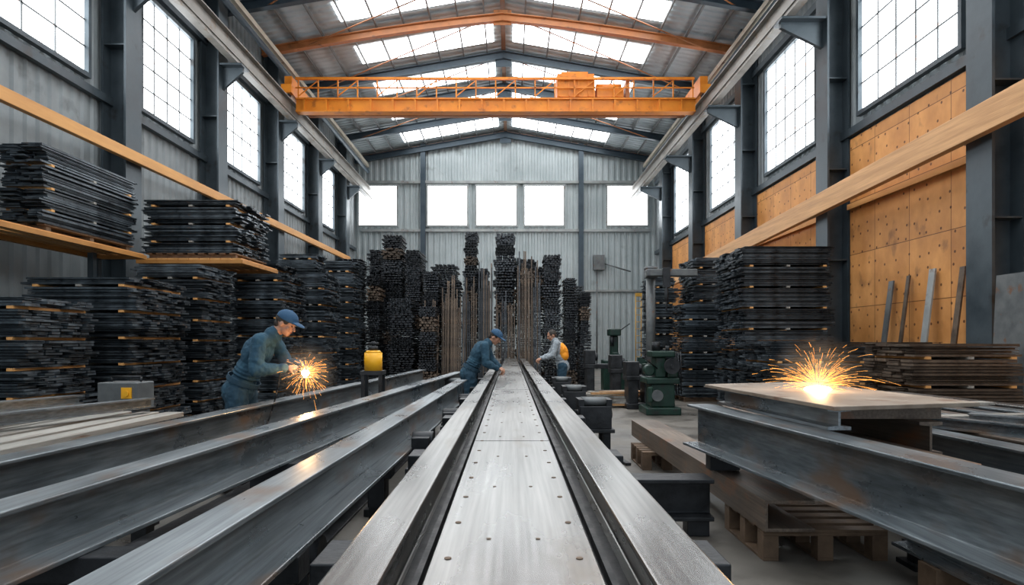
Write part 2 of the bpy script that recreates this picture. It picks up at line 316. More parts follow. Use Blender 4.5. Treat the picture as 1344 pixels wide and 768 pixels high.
# ---------------------------------------------------------------- crane
cy=22.1; XA,XB=-7.25,6.25; cr=emp('overhead_crane',(-.5,cy,9.05),'orange overhead travelling bridge crane with handrail and hoist','crane')
b=MB(); b.box(XA,XB,cy-.2,cy+.05,9.24,9.64); b.box(XA,XB,cy-.27,cy+.1,9.62,9.67); b.box(XA,XB,cy-.27,cy+.1,9.2,9.25)
for i in range(18): b.box(-7+i*.75,-6.94+i*.75,cy-.26,cy-.2,9.25,9.62)
fin(b,'bridge_girder',orM,parent=cr)
b=MB(); b.ibeam((XA,cy+1.2,9.78),(XB,cy+1.2,9.78),.2,.26,m=0); fin(b,'bridge_girder',orD,parent=cr)
b=MB(); b.box(XA+.05,XB-.05,cy+.1,cy+1.1,9.66,9.68); fin(b,'walkway',orD,parent=cr)
b=MB()
xs=[-7.15+i*.665 for i in range(21)]
for i,x in enumerate(xs):
    b.box(x-.02,x+.02,cy-.28,cy-.24,9.67,10.34)
    if i<20 and i%2==0: b.beam((x,cy-.26,9.72),(xs[i+1],cy-.26,10.25),.03,.03)
b.box(XA,XB-.05,cy-.3,cy-.22,10.27,10.35); b.box(XA,XB-.05,cy-.28,cy-.24,9.98,10.02)
fin(b,'handrail',orM,parent=cr)
for x0,x1 in((-7.62,-7.28),(6.3,6.66)):
    b=MB(); b.box(x0,x1,cy-.6,cy+1.7,9.72,10.0); b.box(x0+.05,x1-.05,cy-.4,cy+1.5,10.0,10.34)
    et=fin(b,'end_truck',orM,parent=cr)
    for y in (cy-.4,cy+1.5):
        b=MB(); b.cyl((x0+.1,y,9.745),(x1-.1,y,9.745),.11,n=16); fin(b,'wheel',blkM,parent=et)
b=MB(); tx=X(775,cy); b.box(tx-1.15,tx+.1,cy-.2,cy+1.3,9.72,10.5); b.box(tx-1.0,tx-.1,cy-.12,cy+1.2,10.5,10.6)
for k in range(4): b.box(tx-1.1+k*.33,tx-1.06+k*.33,cy-.23,cy-.2,9.74,10.48)
tr=fin(b,'hoist_trolley',orM,parent=cr)
b=MB(); b.box(tx+.2,tx+1.1,cy-.18,cy+1.0,9.72,10.05); b.cyl((tx+.2,cy+.1,10.12),(tx+1.05,cy+.1,10.12),.15,n=18); fin(b,'hoist_drum',orM,parent=tr)
b=MB(); b.box(tx+1.18,tx+1.3,cy-.18,cy+.9,9.72,10.3); fin(b,'control_box',orD,parent=tr)
# ---------------------------------------------------------------- stacks
def cprof(w,h,t):
    return [(-w/2,-h/2),(w/2,-h/2),(w/2,-h/2+t),(-w/2+t,-h/2+t),(-w/2+t,h/2-t),(w/2,h/2-t),(w/2,h/2),(-w/2,h/2)]
def stack(x0,x1,y0,y1,z0,z1,lh=.13,axis='x',mat=None,label='tall stack of dark steel bars laid in layers',group='steel bar stacks',spacer=3,pallet=True,rag=.07):
    mat=mat or stkM
    st=emp('steel_bar_stack',((x0+x1)/2,(y0+y1)/2,z0),label,'steel stack',group)
    z=z0
    if pallet:
        b=MB(); 
        for k in range(3):
            yy=y0+.08+(y1-y0-.26)*k/2; b.box(x0+.03,x1-.03,yy,yy+.1,z0,z0+.09)
        n=max(3,int((x1-x0)/.18))
        for k in range(n):
            xx=x0+(x1-x0-.12)*k/(n-1); b.box(xx,xx+.12,y0,y1,z0+.09,z0+.115)
        fin(b,'pallet',woodM,parent=st); z+=.115
    i=0; ax=axis=='x'
    a0,a1,c0,c1=(x0,x1,y0,y1) if ax else (y0,y1,x0,x1)
    while z+lh<=z1+.02:
        h=lh*random.uniform(.85,1.0)
        if spacer and i%spacer==spacer-1:
            for k in range(3):
                b=MB(); q=a0+.12+(a1-a0-.3)*k/2
                if ax: b.box(q,q+.07,c0-.02,c1,z,z+.035)
                else: b.box(c0,c1+.02,q,q+.07,z,z+.035)
                fin(b,'timber_spacer',plankM if k==1 else timO,parent=st)
            z+=.035
        b=MB(); wx=random.uniform(-.035,.035); sub=3 if lh>.1 else 2; sh=h/sub
        for q in range(sub):
            bw=random.uniform(.16,.3); zz=z+q*sh; w2=wx+random.uniform(-.03,.03)
            n=max(2,int((c1-c0)/bw)); a=(c1-c0)/n
            for k in range(n):
                yy=c0+a*(k+.5); e0=random.uniform(-rag,rag*.6)+w2; e1=random.uniform(-rag,rag)+w2; hh=sh*random.uniform(.66,.86)
                if (k==0 and ax) or (k==n-1 and not ax): yy+=random.uniform(-.04,.02)*(1 if ax else -1)
                pr=cprof(a*.9,hh,hh*.25) if (i+k+q)%4==0 else [(-a*.46,-hh/2),(a*.46,-hh/2),(a*.46,hh/2),(-a*.46,hh/2)]
                sk=random.uniform(-.012,.012)
                if ax: b.prism(pr,(a0+e0,yy,zz+hh/2),(a1+e1,yy+sk,zz+hh/2))
                else: b.prism(pr,(yy,a0+e0,zz+hh/2),(yy+sk,a1+e1,zz+hh/2))
        fin(b,'bar_layer',mat,parent=st); z+=h; i+=1
    return st
LB='tall ragged stack of dark steel bars with timber spacers'
def deck(x0,x1,y0,y1,z,legs):
    b=MB(); e=emp('storage_rack',((x0+x1)/2,(y0+y1)/2,0),'raised storage rack with yellow-brown edge beams and timber deck','rack','storage racks')
    for y in (y0,y1-.08): b.box(x0,x1,y,y+.08,z-.09,z-.02)
    b.box(x1-.08,x1,y0+.08,y1-.08,z-.09,z-.02); b.box(x0,x0+.08,y0+.08,y1-.08,z-.09,z-.02); fin(b,'edge_beam',deckM,parent=e)
    b=MB(); n=int((x1-x0)/.2)
    for k in range(n): xx=x0+(x1-x0)*k/n; b.box(xx,xx+.18,y0,y1,z-.02,z+.01)
    fin(b,'deck_board',timO,parent=e)
    for x,y in legs:
        b=MB(); b.box(x-.05,x+.05,y-.05,y+.05,0,z-.09); fin(b,'leg',colM,parent=e)
deck(-7.8,-6.85,8.0,12.2,3.06,[(-7.72,8.1),(-7.72,12.1),(-7.3,8.1),(-7.3,11.3)])
deck(-7.2,-5.15,12.45,14.35,3.02,[(-7.1,13.2),(-7.1,14.3),(-6.3,13.25),(-6.3,14.3)])
LU='ragged stack of dark steel bars on raised storage rack'
stack(-7.65,-6.98,9.7,12.0,3.075,4.4,.11,axis='y',label=LU,rag=.12)
stack(-7.1,-5.35,12.6,14.2,3.035,4.25,.11,label=LU,rag=.1)
stack(-7.0,-5.8,7.7,9.0,0,1.95,.12,label=LB)
stack(-7.05,-5.5,9.4,11.0,0,2.42,.12,label=LB)
stack(-6.70,-5.5,11.6,12.95,0,2.82,.12,label=LB)
stack(-5.80,-4.75,13.5,15.0,0,2.84,.13,label=LB)
stack(-6.6,-5.6,15.5,16.9,0,3.3,.13,label=LB)
stack(-5.2,-4.45,15.6,17,0,3.1,.13,label=LB)
stack(-5.1,-4.35,17.8,19,0,3.7,.14,label=LB)
stack(-6.5,-5.5,18.2,19.4,0,3.9,.14,label=LB)
LR='stack of dark steel channel bars separated by timber battens'
stack(4.68,6.45,13,14.7,0,3.42,.14,label=LR,spacer=3)
stack(4.85,5.8,17,18.5,0,3.68,.14,label=LR)
stack(4.1,5.1,15.3,16.4,0,2.4,.13,label=LR)
stack(3.85,4.5,17.6,18.9,0,3.3,.14,label=LR)
stack(4.25,5.9,10.6,12.0,0,1.5,.12,label=LR)
stack(5.45,6.9,8.7,9.9,0,1.42,.1,mat=stkB,label='low strapped bundle of brown steel flats',spacer=4,rag=.05)
stack(6.35,7.05,10.5,12.2,0,1.45,.12,mat=stkB,label='low strapped bundle of brown steel flats')
vars_=[]
for q in range(8):
    b=MB(); rows=random.choice([5,6,7]); nn=random.choice([5,6,7])
    for j in range(rows):
        n=nn-1 if j%2 else nn
        if j in(0,rows-1): n-=1
        for i in range(n):
            st_=.99/nn; x=(i-(n-1)/2)*st_+random.uniform(-.012,.012); z=(j+.5)/rows+random.uniform(-.012,.012); r=st_*.52*random.uniform(.8,1.02)
            y0=random.uniform(-.08,.08); rr=r
            if q%3==0: b.prism(cprof(rr*1.8,.9/rows,rr*.35),(x,y0,z),(x,y0+.85,z))
            else:
                b.prism([(rr*math.cos(t*math.pi/3+.5),rr*.9*math.sin(t*math.pi/3+.5)) for t in range(6)],(x,y0,z),(x,y0+.85,z))
                b.prism([(rr*.5*math.cos(t*math.pi/3),rr*.5*math.sin(t*math.pi/3)) for t in range(6)],(x,y0-.012,z),(x,y0,z))
    me,_=b.mesh('bar_bundle',[pileM if q!=5 else stkB],(0,0,0)); vars_.append(me)
cols=[(446,477,340,20.6),(479,499,362,20.3),(499,530,308,21.4),(530,553,328,21.2),(554,578,356,21.3),(579,606,368,21.6),(608,628,304,22.0),(648,677,306,21.9),(679,705,340,21.8),(711,739,334,21.5),(740,759,364,21.2),(760,777,384,20.9),(508,545,392,19.9),(548,574,402,20.0),
 (440,478,346,23.4),(480,518,328,23.4),(520,560,332,23.4),(562,604,346,23.4),(606,644,352,23.4),(646,690,338,23.4),(692,734,350,23.4),(736,770,374,23.4)]
for p0,p1,yt,d in cols:
    x0,x1=X(p0,d),X(p1,d); top=Z(yt,d); w=x1-x0
    st=emp('bar_bundle_pile',((x0+x1)/2,d,0),'tall pile of dark bar bundles stacked showing their cut ends','steel pile','bundle piles by end wall')
    n=max(1,round(top/.42)); hs=[random.uniform(.7,1.3) for _ in range(n)]; tot=sum(hs); zc=0
    for k in range(n):
        bh=hs[k]/tot*top
        o=bpy.data.objects.new('bar_bundle',random.choice(vars_)); 
        put(o,((x0+x1)/2+random.uniform(-.02,.02),d+random.uniform(-.08,.08),zc),parent=st); zc+=bh
        o.scale=(w*random.uniform(.9,1.0),1,bh)
rg='upright bars leaning in the rack'
for (p0,p1,ya,yb,d,n) in ((580,612,352,405,21.2,15),(628,647,335,385,21.9,12),(678,710,328,380,21.4,16),(650,676,380,410,21.5,10),(608,626,350,400,21.6,7),(556,577,392,420,20.9,6)):
    for k in range(n):
        px=p0+(p1-p0)*(k+.5)/n; x=X(px,d); top=Z(random.uniform(ya,yb),d); dd=d+random.uniform(-.1,.1)
        b=MB(); w=random.uniform(.03,.045); lean=random.uniform(-.02,.02)
        b.prism(cprof(w,w,.01),(x,dd-.3,0),(x+lean,dd+.0,top),up=(0,1,0))
        fin(b,'upright_bar',random.choice([stkB,stkB,pileM]),label='long dark rusty steel bar standing upright in pile',cat='steel bar',group=rg)
# ---------------------------------------------------------------- central line
EN=20.6
b=MB(); b.box(-.181,.196,.4,EN,.884,.9,0); b.prism([(-.1,-.2),(.11,-.2),(.11,0),(-.1,0)],(0,.4,.884),(0,EN,.884),m=2)
y=.9
while y<EN:
    for x in (-.145,.16): b.cyl((x,y,.9),(x,y,.9022),.0085,n=10,m=1)
    y+=.3
y=1.05
while y<9:
    for x in (-.055,.07): b.cyl((x,y,.9),(x,y,.9018),.006,n=8,m=1)
    y+=.6
for y in (3.3,6.9,10.5,14.1,17.7): b.box(-.181,.196,y-.002,y+.002,.8995,.9012,2)
ce=fin(b,'centre_girder',[plateM,boltM,blkM],label='long worn steel girder with bolted grey top plate',cat='girder')
for x,w in ((-.335,.125),(.38,.16)):
    b=MB(); b.ibeam((x,.4,.905),(x,EN-.1,.905),w,.22,.02,.018)
    s=fin(b,'flanking_rail',plateM,label='long worn steel I-beam rail beside bolted centre girder',cat='steel beam',group='conveyor side rails',bevel=.006)
    b=MB(); a0,a1=((-.270,-.185) if x<0 else (.20,.296))
    b.box(a0,a1,.5,EN-1,.70,.80); b.box((a0+a1)/2-.008,(a0+a1)/2+.008,.5,EN-1,.80,.83)  # strip added across the gap to make it read as deep shade
    fin(b,'gap_shade_strip',pitM,parent=s,label='black strip painting the shade between girder and rail')
for y in (2.05,3.9,5.8,7.7,9.6,12,14.5,17,19.5):
    b=MB(); 
    b.box(-.62,.68,y-.1,y+.1,.58,.66); b.box(-.56,.62,y-.08,y+.08,.5,.58); b.box(-.5,.56,y-.09,y+.09,.42,.5)
    b.box(-.6,-.44,y-.12,y+.12,.66,.74); b.box(.5,.66,y-.12,y+.12,.66,.74)
    for x in(-.45,.51): b.box(x-.06,x+.06,y-.06,y+.06,.03,.42); b.box(x-.12,x+.12,y-.12,y+.12,0,.03)
    fin(b,'line_support_stand',blkM,label='stepped black iron stand under the centre girder',cat='stand',group='centre line stands',bevel=.006)
def rollstand(x0,x1,y,lab='black roller table unit with bearings beside rails'):
    e=emp('roller_stand',((x0+x1)/2,y,0),lab,'roller stand','roller stands')
    b=MB(); b.box(x0,x1,y-.2,y-.14,.48,.72); b.box(x0,x1,y+.14,y+.2,.48,.72); b.box(x0,x0+.05,y-.14,y+.14,.48,.72); b.box(x1-.05,x1,y-.14,y+.14,.48,.72)
    b.box(x0-.03,x1+.03,y-.23,y+.23,.44,.48)
    for x in(x0+.05,x1-.05):
        for yy in(y-.15,y+.15): b.box(x-.04,x+.04,yy-.04,yy+.04,0,.44)
    fin(b,'frame',blkM,parent=e,bevel=.006)
    for k in range(3):
        yy=y-.11+k*.11; b=MB(); b.cyl((x0+.04,yy,.76),(x1-.04,yy,.76),.04,n=16); b.cyl((x0-.01,yy,.76),(x1+.01,yy,.76),.02,n=8); fin(b,'roller',dgrM,parent=e)
    for x in (x0+.02,x1-.02):
        b=MB(); b.box(x-.03,x+.03,y-.17,y+.17,.72,.79); b.cyl((x-.05,y,.62),(x+.05,y,.62),.05,n=14); fin(b,'bearing_block',blkM,parent=e)
rollstand(.74,1.08,7.1); rollstand(.74,1.05,9.2); rollstand(.74,1.05,11.4)
# ---------------------------------------------------------------- left I beams
def lbeam(n0,n1,w,h,label,mat=None,tf=.02,tw=.016,grp='long I-beams on trestles',name='steel_i_beam',wb=None):
    b=MB(); b.ibeam(n0,n1,w,h,tf,tw,wb=wb); return fin(b,name,mat or beamM,label=label,cat='steel beam',group=grp,bevel=.005)
def ext(pa,pb,y): t=(y-pa[1])/(pb[1]-pa[1]); return tuple(pa[i]+(pb[i]-pa[i])*t for i in range(3))
W=.16
A=((-1.01+W/2,1.47,.85),(-.757+W/2,11.7,.85)); B=((-1.80+W/2,2.28,.85),(-1.04+W/2,12.6,.85)); C=((-2.5+W/2,3.18,.85),(-1.9+W/2,13.4,.85))
LBm='long blue-grey rolled steel I-beam with rust marks'
for P,y0,y1 in ((A,.5,9.7),(B,.6,12.4),(C,.9,13.4)): lbeam(ext(*P,y0),ext(*P,y1),W,.24,LBm,wb=.25)
def trestle(x0,x1,y,z,lab='black steel trestle carrying long beams',grp='beam trestles',h=.1):
    e=emp('trestle',((x0+x1)/2,y,0),lab,'trestle',grp)
    b=MB(); b.box(x0,x1,y-.07,y+.07,z-h,z); fin(b,'crossbar',blkM,parent=e,bevel=.005)
    n=3 if x1-x0>1.5 else 2
    for k in range(n):
        x=x0+.1+(x1-x0-.2)*k/(n-1); b=MB(); b.box(x-.05,x+.05,y-.05,y+.05,.02,z-h); b.box(x-.12,x+.12,y-.12,y+.12,0,.02); fin(b,'leg',blkM,parent=e)
for y in (1.2,2.45,4.3,7.1,9.3,11.6):
    x0=-2.68+ (y-2)*.06; x1=-.78 if y<9.6 else -.95
    trestle(x0,x1,y,.61)
for (x0,x1) in ((-2.12,-1.98),(-1.42,-1.30)):
    b=MB(); b.ibeam((x0,1.0,.26),(x1,9.0,.26),.2,.26,.02,.02); fin(b,'floor_joist',blkM,label='blackened steel joist lying on floor under beams',cat='steel beam',group='joists on floor',bevel=.004)
for (x,y) in ((-1.1,5.4),(-1.05,8.2),(-1.02,3.2),(-2.45,3.4)):
    b=MB(); b.box(x-.08,x+.08,y-.2,y+.2,.0,.06); b.box(x-.06,x+.06,y-.14,y+.14,.06,.3); b.cyl((x-.09,y,.36),(x+.09,y,.36),.09,n=18); b.box(x-.02,x+.02,y-.1,y+.1,.28,.5)
    fin(b,'pipe_roller',blkM,label='small black iron floor roller between beams',cat='roller',group='floor rollers',bevel=.004)
rollstand(-1.12,-.68,10.9)
for (x,y) in ((-.61,6.6),(-.60,8.5),(-.66,4.9)):
    b=MB(); b.box(x-.08,x+.08,y-.18,y+.18,.3,.6); b.box(x-.07,x+.06,y-.14,y+.14,.6,.7); b.cyl((x-.08,y,.66),(x+.08,y,.66),.07,n=18)
    for sx in(-.05,.05):
        for sy in(-.13,.13): b.box(x+sx-.03,x+sx+.03,y+sy-.03,y+sy+.03,0,.3)
    fin(b,'drive_unit',blkM,label='squat black drive unit on legs beside rails',cat='drive unit',group='drive units',bevel=.006)
z=.78
for k in range(11):
    x=-2.80-k*.23; y1=5.6+random.uniform(-.25,.2)+k*.05; st_=random.choice([0,1]); sl=random.uniform(-.03,.03)
    b=MB(); w=random.uniform(.13,.17); ys=1.8+random.uniform(-.3,.3)
    b.beam((x-.04,ys,z+.02),(x+sl-.02,y1,z+.02),w,.04)
    if st_: b.beam((x-.04,ys+.2,z+.06),(x+sl-.02,y1-.3,z+.06),w*.85,.035)
    fin(b,'flat_plank',plankM,label='pale grey weathered flat plank on trestles',cat='plank',group='planks on trestles',bevel=.004)
for (x0,y0,x1,y1,zz) in ((-3.9,2.2,-3.0,5.4,.862),(-4.6,3.0,-3.8,5.7,.862)):
    b=MB(); b.ibeam((x0,y0,zz+.08),(x1,y1,zz+.08),.1,.08,.012,.01); fin(b,'steel_i_beam',beamM,label='slim grey steel joist lying across planks',cat='steel beam',group='slim joists')
for y in (2.6,4.9): trestle(-5.3,-2.74,y,.78,'black steel trestle carrying planks')
e=emp('welding_power_unit',(-3.95,6.65,0),'small grey welding power unit with yellow panel','welding machine')
b=MB(); b.box(-4.15,-3.75,6.5,6.82,.72,1.0); b.box(-4.12,-3.78,6.53,6.8,.55,.72); 
for x in(-4.1,-3.8): b.box(x-.03,x+.03,6.52,6.8,0,.55)
fin(b,'body',dgrM,parent=e,bevel=.012)
b=MB(); b.cyl((-4.1,6.66,1.05),(-3.8,6.66,1.05),.012); b.cyl((-4.1,6.66,1.0),(-4.1,6.66,1.05),.012);b.cyl((-3.8,6.66,1.0),(-3.8,6.66,1.05),.012); fin(b,'handle',blkM,parent=e)
b=MB(); b.box(-3.90,-3.80,6.485,6.5,.84,.95); b.cyl((-3.85,6.47,.89),(-3.85,6.485,.89),.03); fin(b,'control_panel',yelM,parent=e)
d=8.4; x=X(490,d); e=emp('yellow_canister',(x,d,0),'yellow gas canister with black cap standing on iron stool','canister')
b=MB(); b.cyl((x,d,1.04),(x,d,1.27),.115,n=24); b.cyl((x,d,1.27),(x,d,1.3),.115,.08,n=24); fin(b,'body',yelM,parent=e)
b=MB(); b.cyl((x,d,1.3),(x,d,1.36),.055,n=16); b.cyl((x-.07,d,1.39),(x+.07,d,1.39),.016,n=8); b.cyl((x,d,1.36),(x,d,1.42),.022,n=10); fin(b,'cap',blkM,parent=e)
b=MB(); b.box(x-.14,x+.14,d-.14,d+.14,.99,1.04)
for sx in(-.11,.11):
    for sy in(-.11,.11): b.box(x+sx-.02,x+sx+.02,d+sy-.02,d+sy+.02,0,.99)
fin(b,'stool',blkM,parent=e)
# ---------------------------------------------------------------- right foreground
Wr=.2
RA=((1.77+Wr/2,2.24,.9),(1.44+Wr/2,5.3,.9)); lbeam(ext(*RA,.7),RA[1],Wr,.33,'heavy blue-grey steel I-beam with bare web',grp='beams by work table',wb=.27)
b=MB(); b.box(1.55,1.78,5.02,5.14,.41,.57); fin(b,'packing_block',blkM,label='short black iron packing block between stacked beams',cat='packing block')
b=MB(); b.prism(cprof(.32,.2,.022),(1.77,4.1,.30),(1.73,8.4,.30)); fin(b,'channel_beam',rbeamM,label='long weathered rust-brown channel beam lying on pallets',cat='steel beam',bevel=.004)
def pallet(x0,x1,y0,y1,z0,h=.2,ang=0):
    b=MB(); R=rz(ang); c=((x0+x1)/2,(y0+y1)/2,0)
    for k in range(3):
        xx=x0+(x1-x0-.1)*k/2; 
        for q in range(3):
            yy=y0+(y1-y0-.1)*q/2; b.box(xx,xx+.1,yy,yy+.1,z0+.02,z0+h-.04,0,R,c)
        b.box(xx,xx+.1,y0,y1,z0,z0+.02,0,R,c)
    for q in range(3):
        yy=y0+(y1-y0-.1)*q/2; b.box(x0,x1,yy,yy+.1,z0+h-.04,z0+h-.02,0,R,c)
    n=max(4,int((y1-y0)/.14))
    for k in range(n):
        yy=y0+(y1-y0-.1)*k/(n-1); b.box(x0,x1,yy,yy+.1,z0+h-.02,z0+h,0,R,c)
    return fin(b,'wooden_pallet',woodM,label='brown wooden pallet lying on concrete floor',cat='pallet',group='wooden pallets',bevel=.003)
pallet(1.62,2.42,4.15,4.9,0,.2); pallet(1.45,2.0,7.1,7.8,0,.2); 
# low tier of beams near the camera, on sleepers
for y in (1.9,3.5):
    b=MB(); b.box(2.25,3.25,y-.08,y+.08,0,.2); fin(b,'timber_sleeper',woodM,label='dark timber sleeper under low beams',cat='sleeper',group='timber sleepers',bevel=.005)
for x0,x1,mt,lab in ((2.42,2.36,beamM,'grey steel beam in low tier on sleepers'),(2.72,2.64,rbeamM,'brown steel beam in low tier on sleepers'),(3.02,2.93,beamM,'grey steel beam in low tier on sleepers')):
    lbeam((x0,1.5,.44),(x1,3.85,.44),.2,.24,lab,mt,grp='beams in low tier')
b=MB(); b.box(1.82,2.0,1.35,1.55,0,.57); b.box(1.76,2.06,1.3,1.6,0,.04); fin(b,'support_post',blkM,label='stout black iron post under heavy beam',cat='support post')
pts=[(1.62,5.4),(1.75,3.5),(2.72,3.75),(2.6,5.75)]
e=emp('work_table',(2.15,4.6,0),'low steel work table with scorched plate top on beams','work table')
b=MB(); 
b.add([(x,y,z) for z in(1.03,1.055) for x,y in pts],[(3,2,1,0),(4,5,6,7),(0,1,5,4),(1,2,6,5),(2,3,7,6),(3,0,4,7)]); fin(b,'table_top',tableM,parent=e,bevel=.004)
b=MB(); b.ibeam((1.88,3.7,1.03),(1.76,5.3,1.03),.14,.13); fin(b,'side_rail',beamM,parent=e)
for q in ((1.96,2.66,4.0,4.1),(1.9,2.6,5.1,5.2)):
    b=MB(); b.box(*q,.93,1.03); fin(b,'cross_bearer',rbeamM,parent=e)
b=MB(); b.ibeam((2.5,3.85,.93),(2.45,5.6,.93),.14,.2); fin(b,'side_rail',rbeamM,parent=e)
for x,y in ((2.55,4.05),(2.55,5.2)):
    b=MB(); b.box(x-.04,x+.04,y-.05,y+.05,0.03,.73); b.box(x-.08,x+.08,y-.1,y+.1,0,.03); fin(b,'leg',blkM,parent=e)
for (x0,y0,x1,y1,zt,w,h,mt,lab) in (
  (2.26,3.2,2.1,6.2,.80,.15,.2,rbeamM,'rusty brown steel beam beside work table'),
  (2.95,3.0,2.80,6.8,.80,.18,.2,beamM,'grey steel beam beside work table'),
  (3.25,2.8,3.08,7.2,.80,.18,.2,rbeamM,'brown steel beam in stacked row'),
  (3.55,2.9,3.34,7.4,.80,.16,.2,beamM,'grey steel beam in stacked row'),
  (3.9,3.1,3.64,7.6,.80,.18,.2,beamM,'grey steel beam in stacked row'),
  (4.3,3.4,3.98,7.8,.80,.18,.2,beamM,'grey steel beam in stacked row'),
  (4.7,3.8,4.32,8.0,.80,.18,.2,beamM,'grey steel beam in stacked row'),
  (5.1,4.3,4.7,8.0,.80,.18,.2,plateM,'pale steel beam in stacked row')):
    lbeam((x0,y0,zt),(x1,y1,zt),w,h,lab,mt,grp='beams in side row')
trestle(2.08,2.36,5.6,.6,'black block trestle under side row of beams')
for y,xa,xb in ((4.45,2.78,4.9),(5.9,2.72,4.95),(6.7,2.70,4.95)): trestle(xa,xb,y,.6,'black block trestle under side row of beams')
for k in range(2):
    b=MB(); y=5.0+k*1.0; x0=2.85+.1*k; b.beam((x0,y,.815),(x0+1.7,y+.3,.815),.14,.025); fin(b,'flat_plank',plankM,label='pale flat steel strip lying across beams',cat='steel strip',group='strips across beams')
for (x0,y0,x1,y1) in ((3.6,3.3,2.95,4.75),(4.4,3.7,3.4,4.8)):
    b=MB(); b.ibeam((x0,y0,.88),(x1,y1,.88),.1,.08,.012,.01); fin(b,'steel_i_beam',beamM,label='slim grey steel joist lying over beams',cat='steel beam',group='slim joists')
b=MB(); b.ibeam((.80,4.75,.42),(1.46,4.75,.42),.24,.3,.03,.03); b.box(.82,.98,4.68,4.82,0,.12); b.box(1.28,1.44,4.68,4.82,0,.12)
fin(b,'iron_cross_beam',blkM,label='short black iron cross beam on floor beside rails',cat='iron beam',bevel=.006)
for k in range(28):
    lay=k//4; d=14.4+random.uniform(-.6,.6)*(1-lay*.1); x=X(804,14.4)+random.uniform(-.2,.2); z=.023+.047*lay; a=random.uniform(-.25,.35); L=random.uniform(1.0,1.5)
    b=MB(); dx=math.cos(a)*L/2; dy=math.sin(a)*L/2
    b.beam((x-dx,d-dy,z),(x+dx,d+dy,z),random.uniform(.1,.16),.045)
    fin(b,'timber_offcut',plankM if k%2 else timM,label='pale timber offcut in loose floor pile',cat='timber offcut',group='loose timber pile')
for k in range(18):
    x=random.choice([random.uniform(.85,1.3),random.uniform(-1.0,-.7),random.uniform(1.2,2.2)]); y=random.uniform(3.2,11); 
    if 1.35<x<2.4 and y<8.6: x=random.uniform(.85,1.25)
    b=MB(); a=random.uniform(0,3); L=random.uniform(.1,.3); b.beam((x-math.cos(a)*L/2,y-math.sin(a)*L/2,.015),(x+math.cos(a)*L/2,y+math.sin(a)*L/2,.015),random.uniform(.03,.07),.03)
    fin(b,'metal_offcut',rbeamM if k%2 else blkM,label='small metal offcut lying on dirty floor',cat='offcut',group='floor offcuts')
d=12.8; x=X(866,d); e=emp('green_machine_tool',(x,d,0),'dark green cast iron machine tool with flywheel and motor','machine')
b=MB(); b.box(x-.34,x+.34,d-.35,d+.4,0,.15); b.box(x-.22,x+.24,d-.25,d+.3,.15,.6); b.box(x-.32,x+.32,d-.3,d+.35,.6,.72); b.box(x-.12,x+.08,d-.2,d+.25,.72,1.12); b.box(x-.22,x+.24,d-.27,d+.2,1.12,1.24)
b.box(x+.1,x+.3,d-.25,d+.1,.72,.98); b.box(x-.3,x-.2,d-.33,d-.25,.25,.55); b.cyl((x-.22,d-.1,.86),(x-.22,d+.1,.86),.11,n=18)
fin(b,'body',grnM,parent=e,bevel=.025)
b=MB(); b.cyl((x+.14,d-.42,.95),(x+.14,d-.37,.95),.15,n=28); b.cyl((x+.14,d-.46,.95),(x+.14,d-.2,.95),.035,n=14); fin(b,'flywheel',blkM,parent=e)
b=MB(); b.cyl((x-.12,d-.34,.38),(x-.12,d-.25,.38),.11,n=20); fin(b,'gear_cover',dgrM,parent=e)
b=MB(); b.cyl((x-.08,d,1.24),(x-.08,d,1.42),.08,n=18); b.cyl((x+.14,d-.05,1.24),(x+.14,d-.05,1.34),.04,n=14); fin(b,'motor',blkM,parent=e)
b=MB(); b.cyl((x-.1,d-.2,.9),(x-.4,d-.4,1.12),.014,n=8); b.ball((x-.4,d-.4,1.12),.03,n=8,k=6); fin(b,'lever',blkM,parent=e)
b=MB()
for q in range(3): b.cyl((x+.26+.05*q,d-.2,1.22),(x+.3+.05*q,d-.1,.4),.012,n=8)
fin(b,'hose',blkM,parent=e)
def lathe(px,d,w,h,lab):
    x=X(px,d); e=emp('lathe_machine',(x,d,0),lab,'machine','dark machines')
    b=MB(); b.box(x-w/2,x+w/2,d-.3,d+.3,0,.12); b.box(x-w/2+.04,x-w/2+.25,d-.25,d+.25,.12,h*.6); b.box(x+w/2-.22,x+w/2-.04,d-.25,d+.25,.12,h*.6); b.box(x-w/2,x+w/2,d-.27,d+.27,h*.6,h*.7); fin(b,'bed',blkM,parent=e,bevel=.015)
    b=MB(); b.box(x-w/2,x-w/2+.28,d-.22,d+.22,h*.7,h); b.cyl((x-w/2+.28,d,h*.85),(x-w/2+.36,d,h*.85),.1,n=20); fin(b,'headstock',blkM,parent=e,bevel=.015)
    b=MB(); b.box(x+w/2-.2,x+w/2-.04,d-.12,d+.12,h*.7,h*.95); b.cyl((x+w/2-.04,d,h*.85),(x+w/2+.02,d,h*.85),.07,n=18); fin(b,'tailstock',grnM,parent=e,bevel=.01)
lathe(790,17.3,.95,1.2,'dark oily lathe with black headstock'); lathe(824,15.9,.9,1.1,'dark oily lathe with black headstock'); lathe(838,13.9,.6,1.0,'low dark oily lathe beside green machine')
d=16.9; x=X(854,d); e=emp('radial_drill',(x,d,0),'tall dark grey radial arm drilling machine with horizontal arm','machine')
b=MB(); b.box(x-.35,x+.3,d-.4,d+.4,0,.2); b.cyl((x,d,.2),(x,d,3.3),.12,n=20); b.cyl((x,d,3.3),(x,d,3.38),.17,n=20); fin(b,'column',dgrM,parent=e)
b=MB(); b.box(x-.18,x+1.1,d-.45,d-.15,3.1,3.28); b.box(x-.15,x+.15,d-.16,d+.14,3.08,3.3); fin(b,'arm',dgrM,parent=e,bevel=.02)
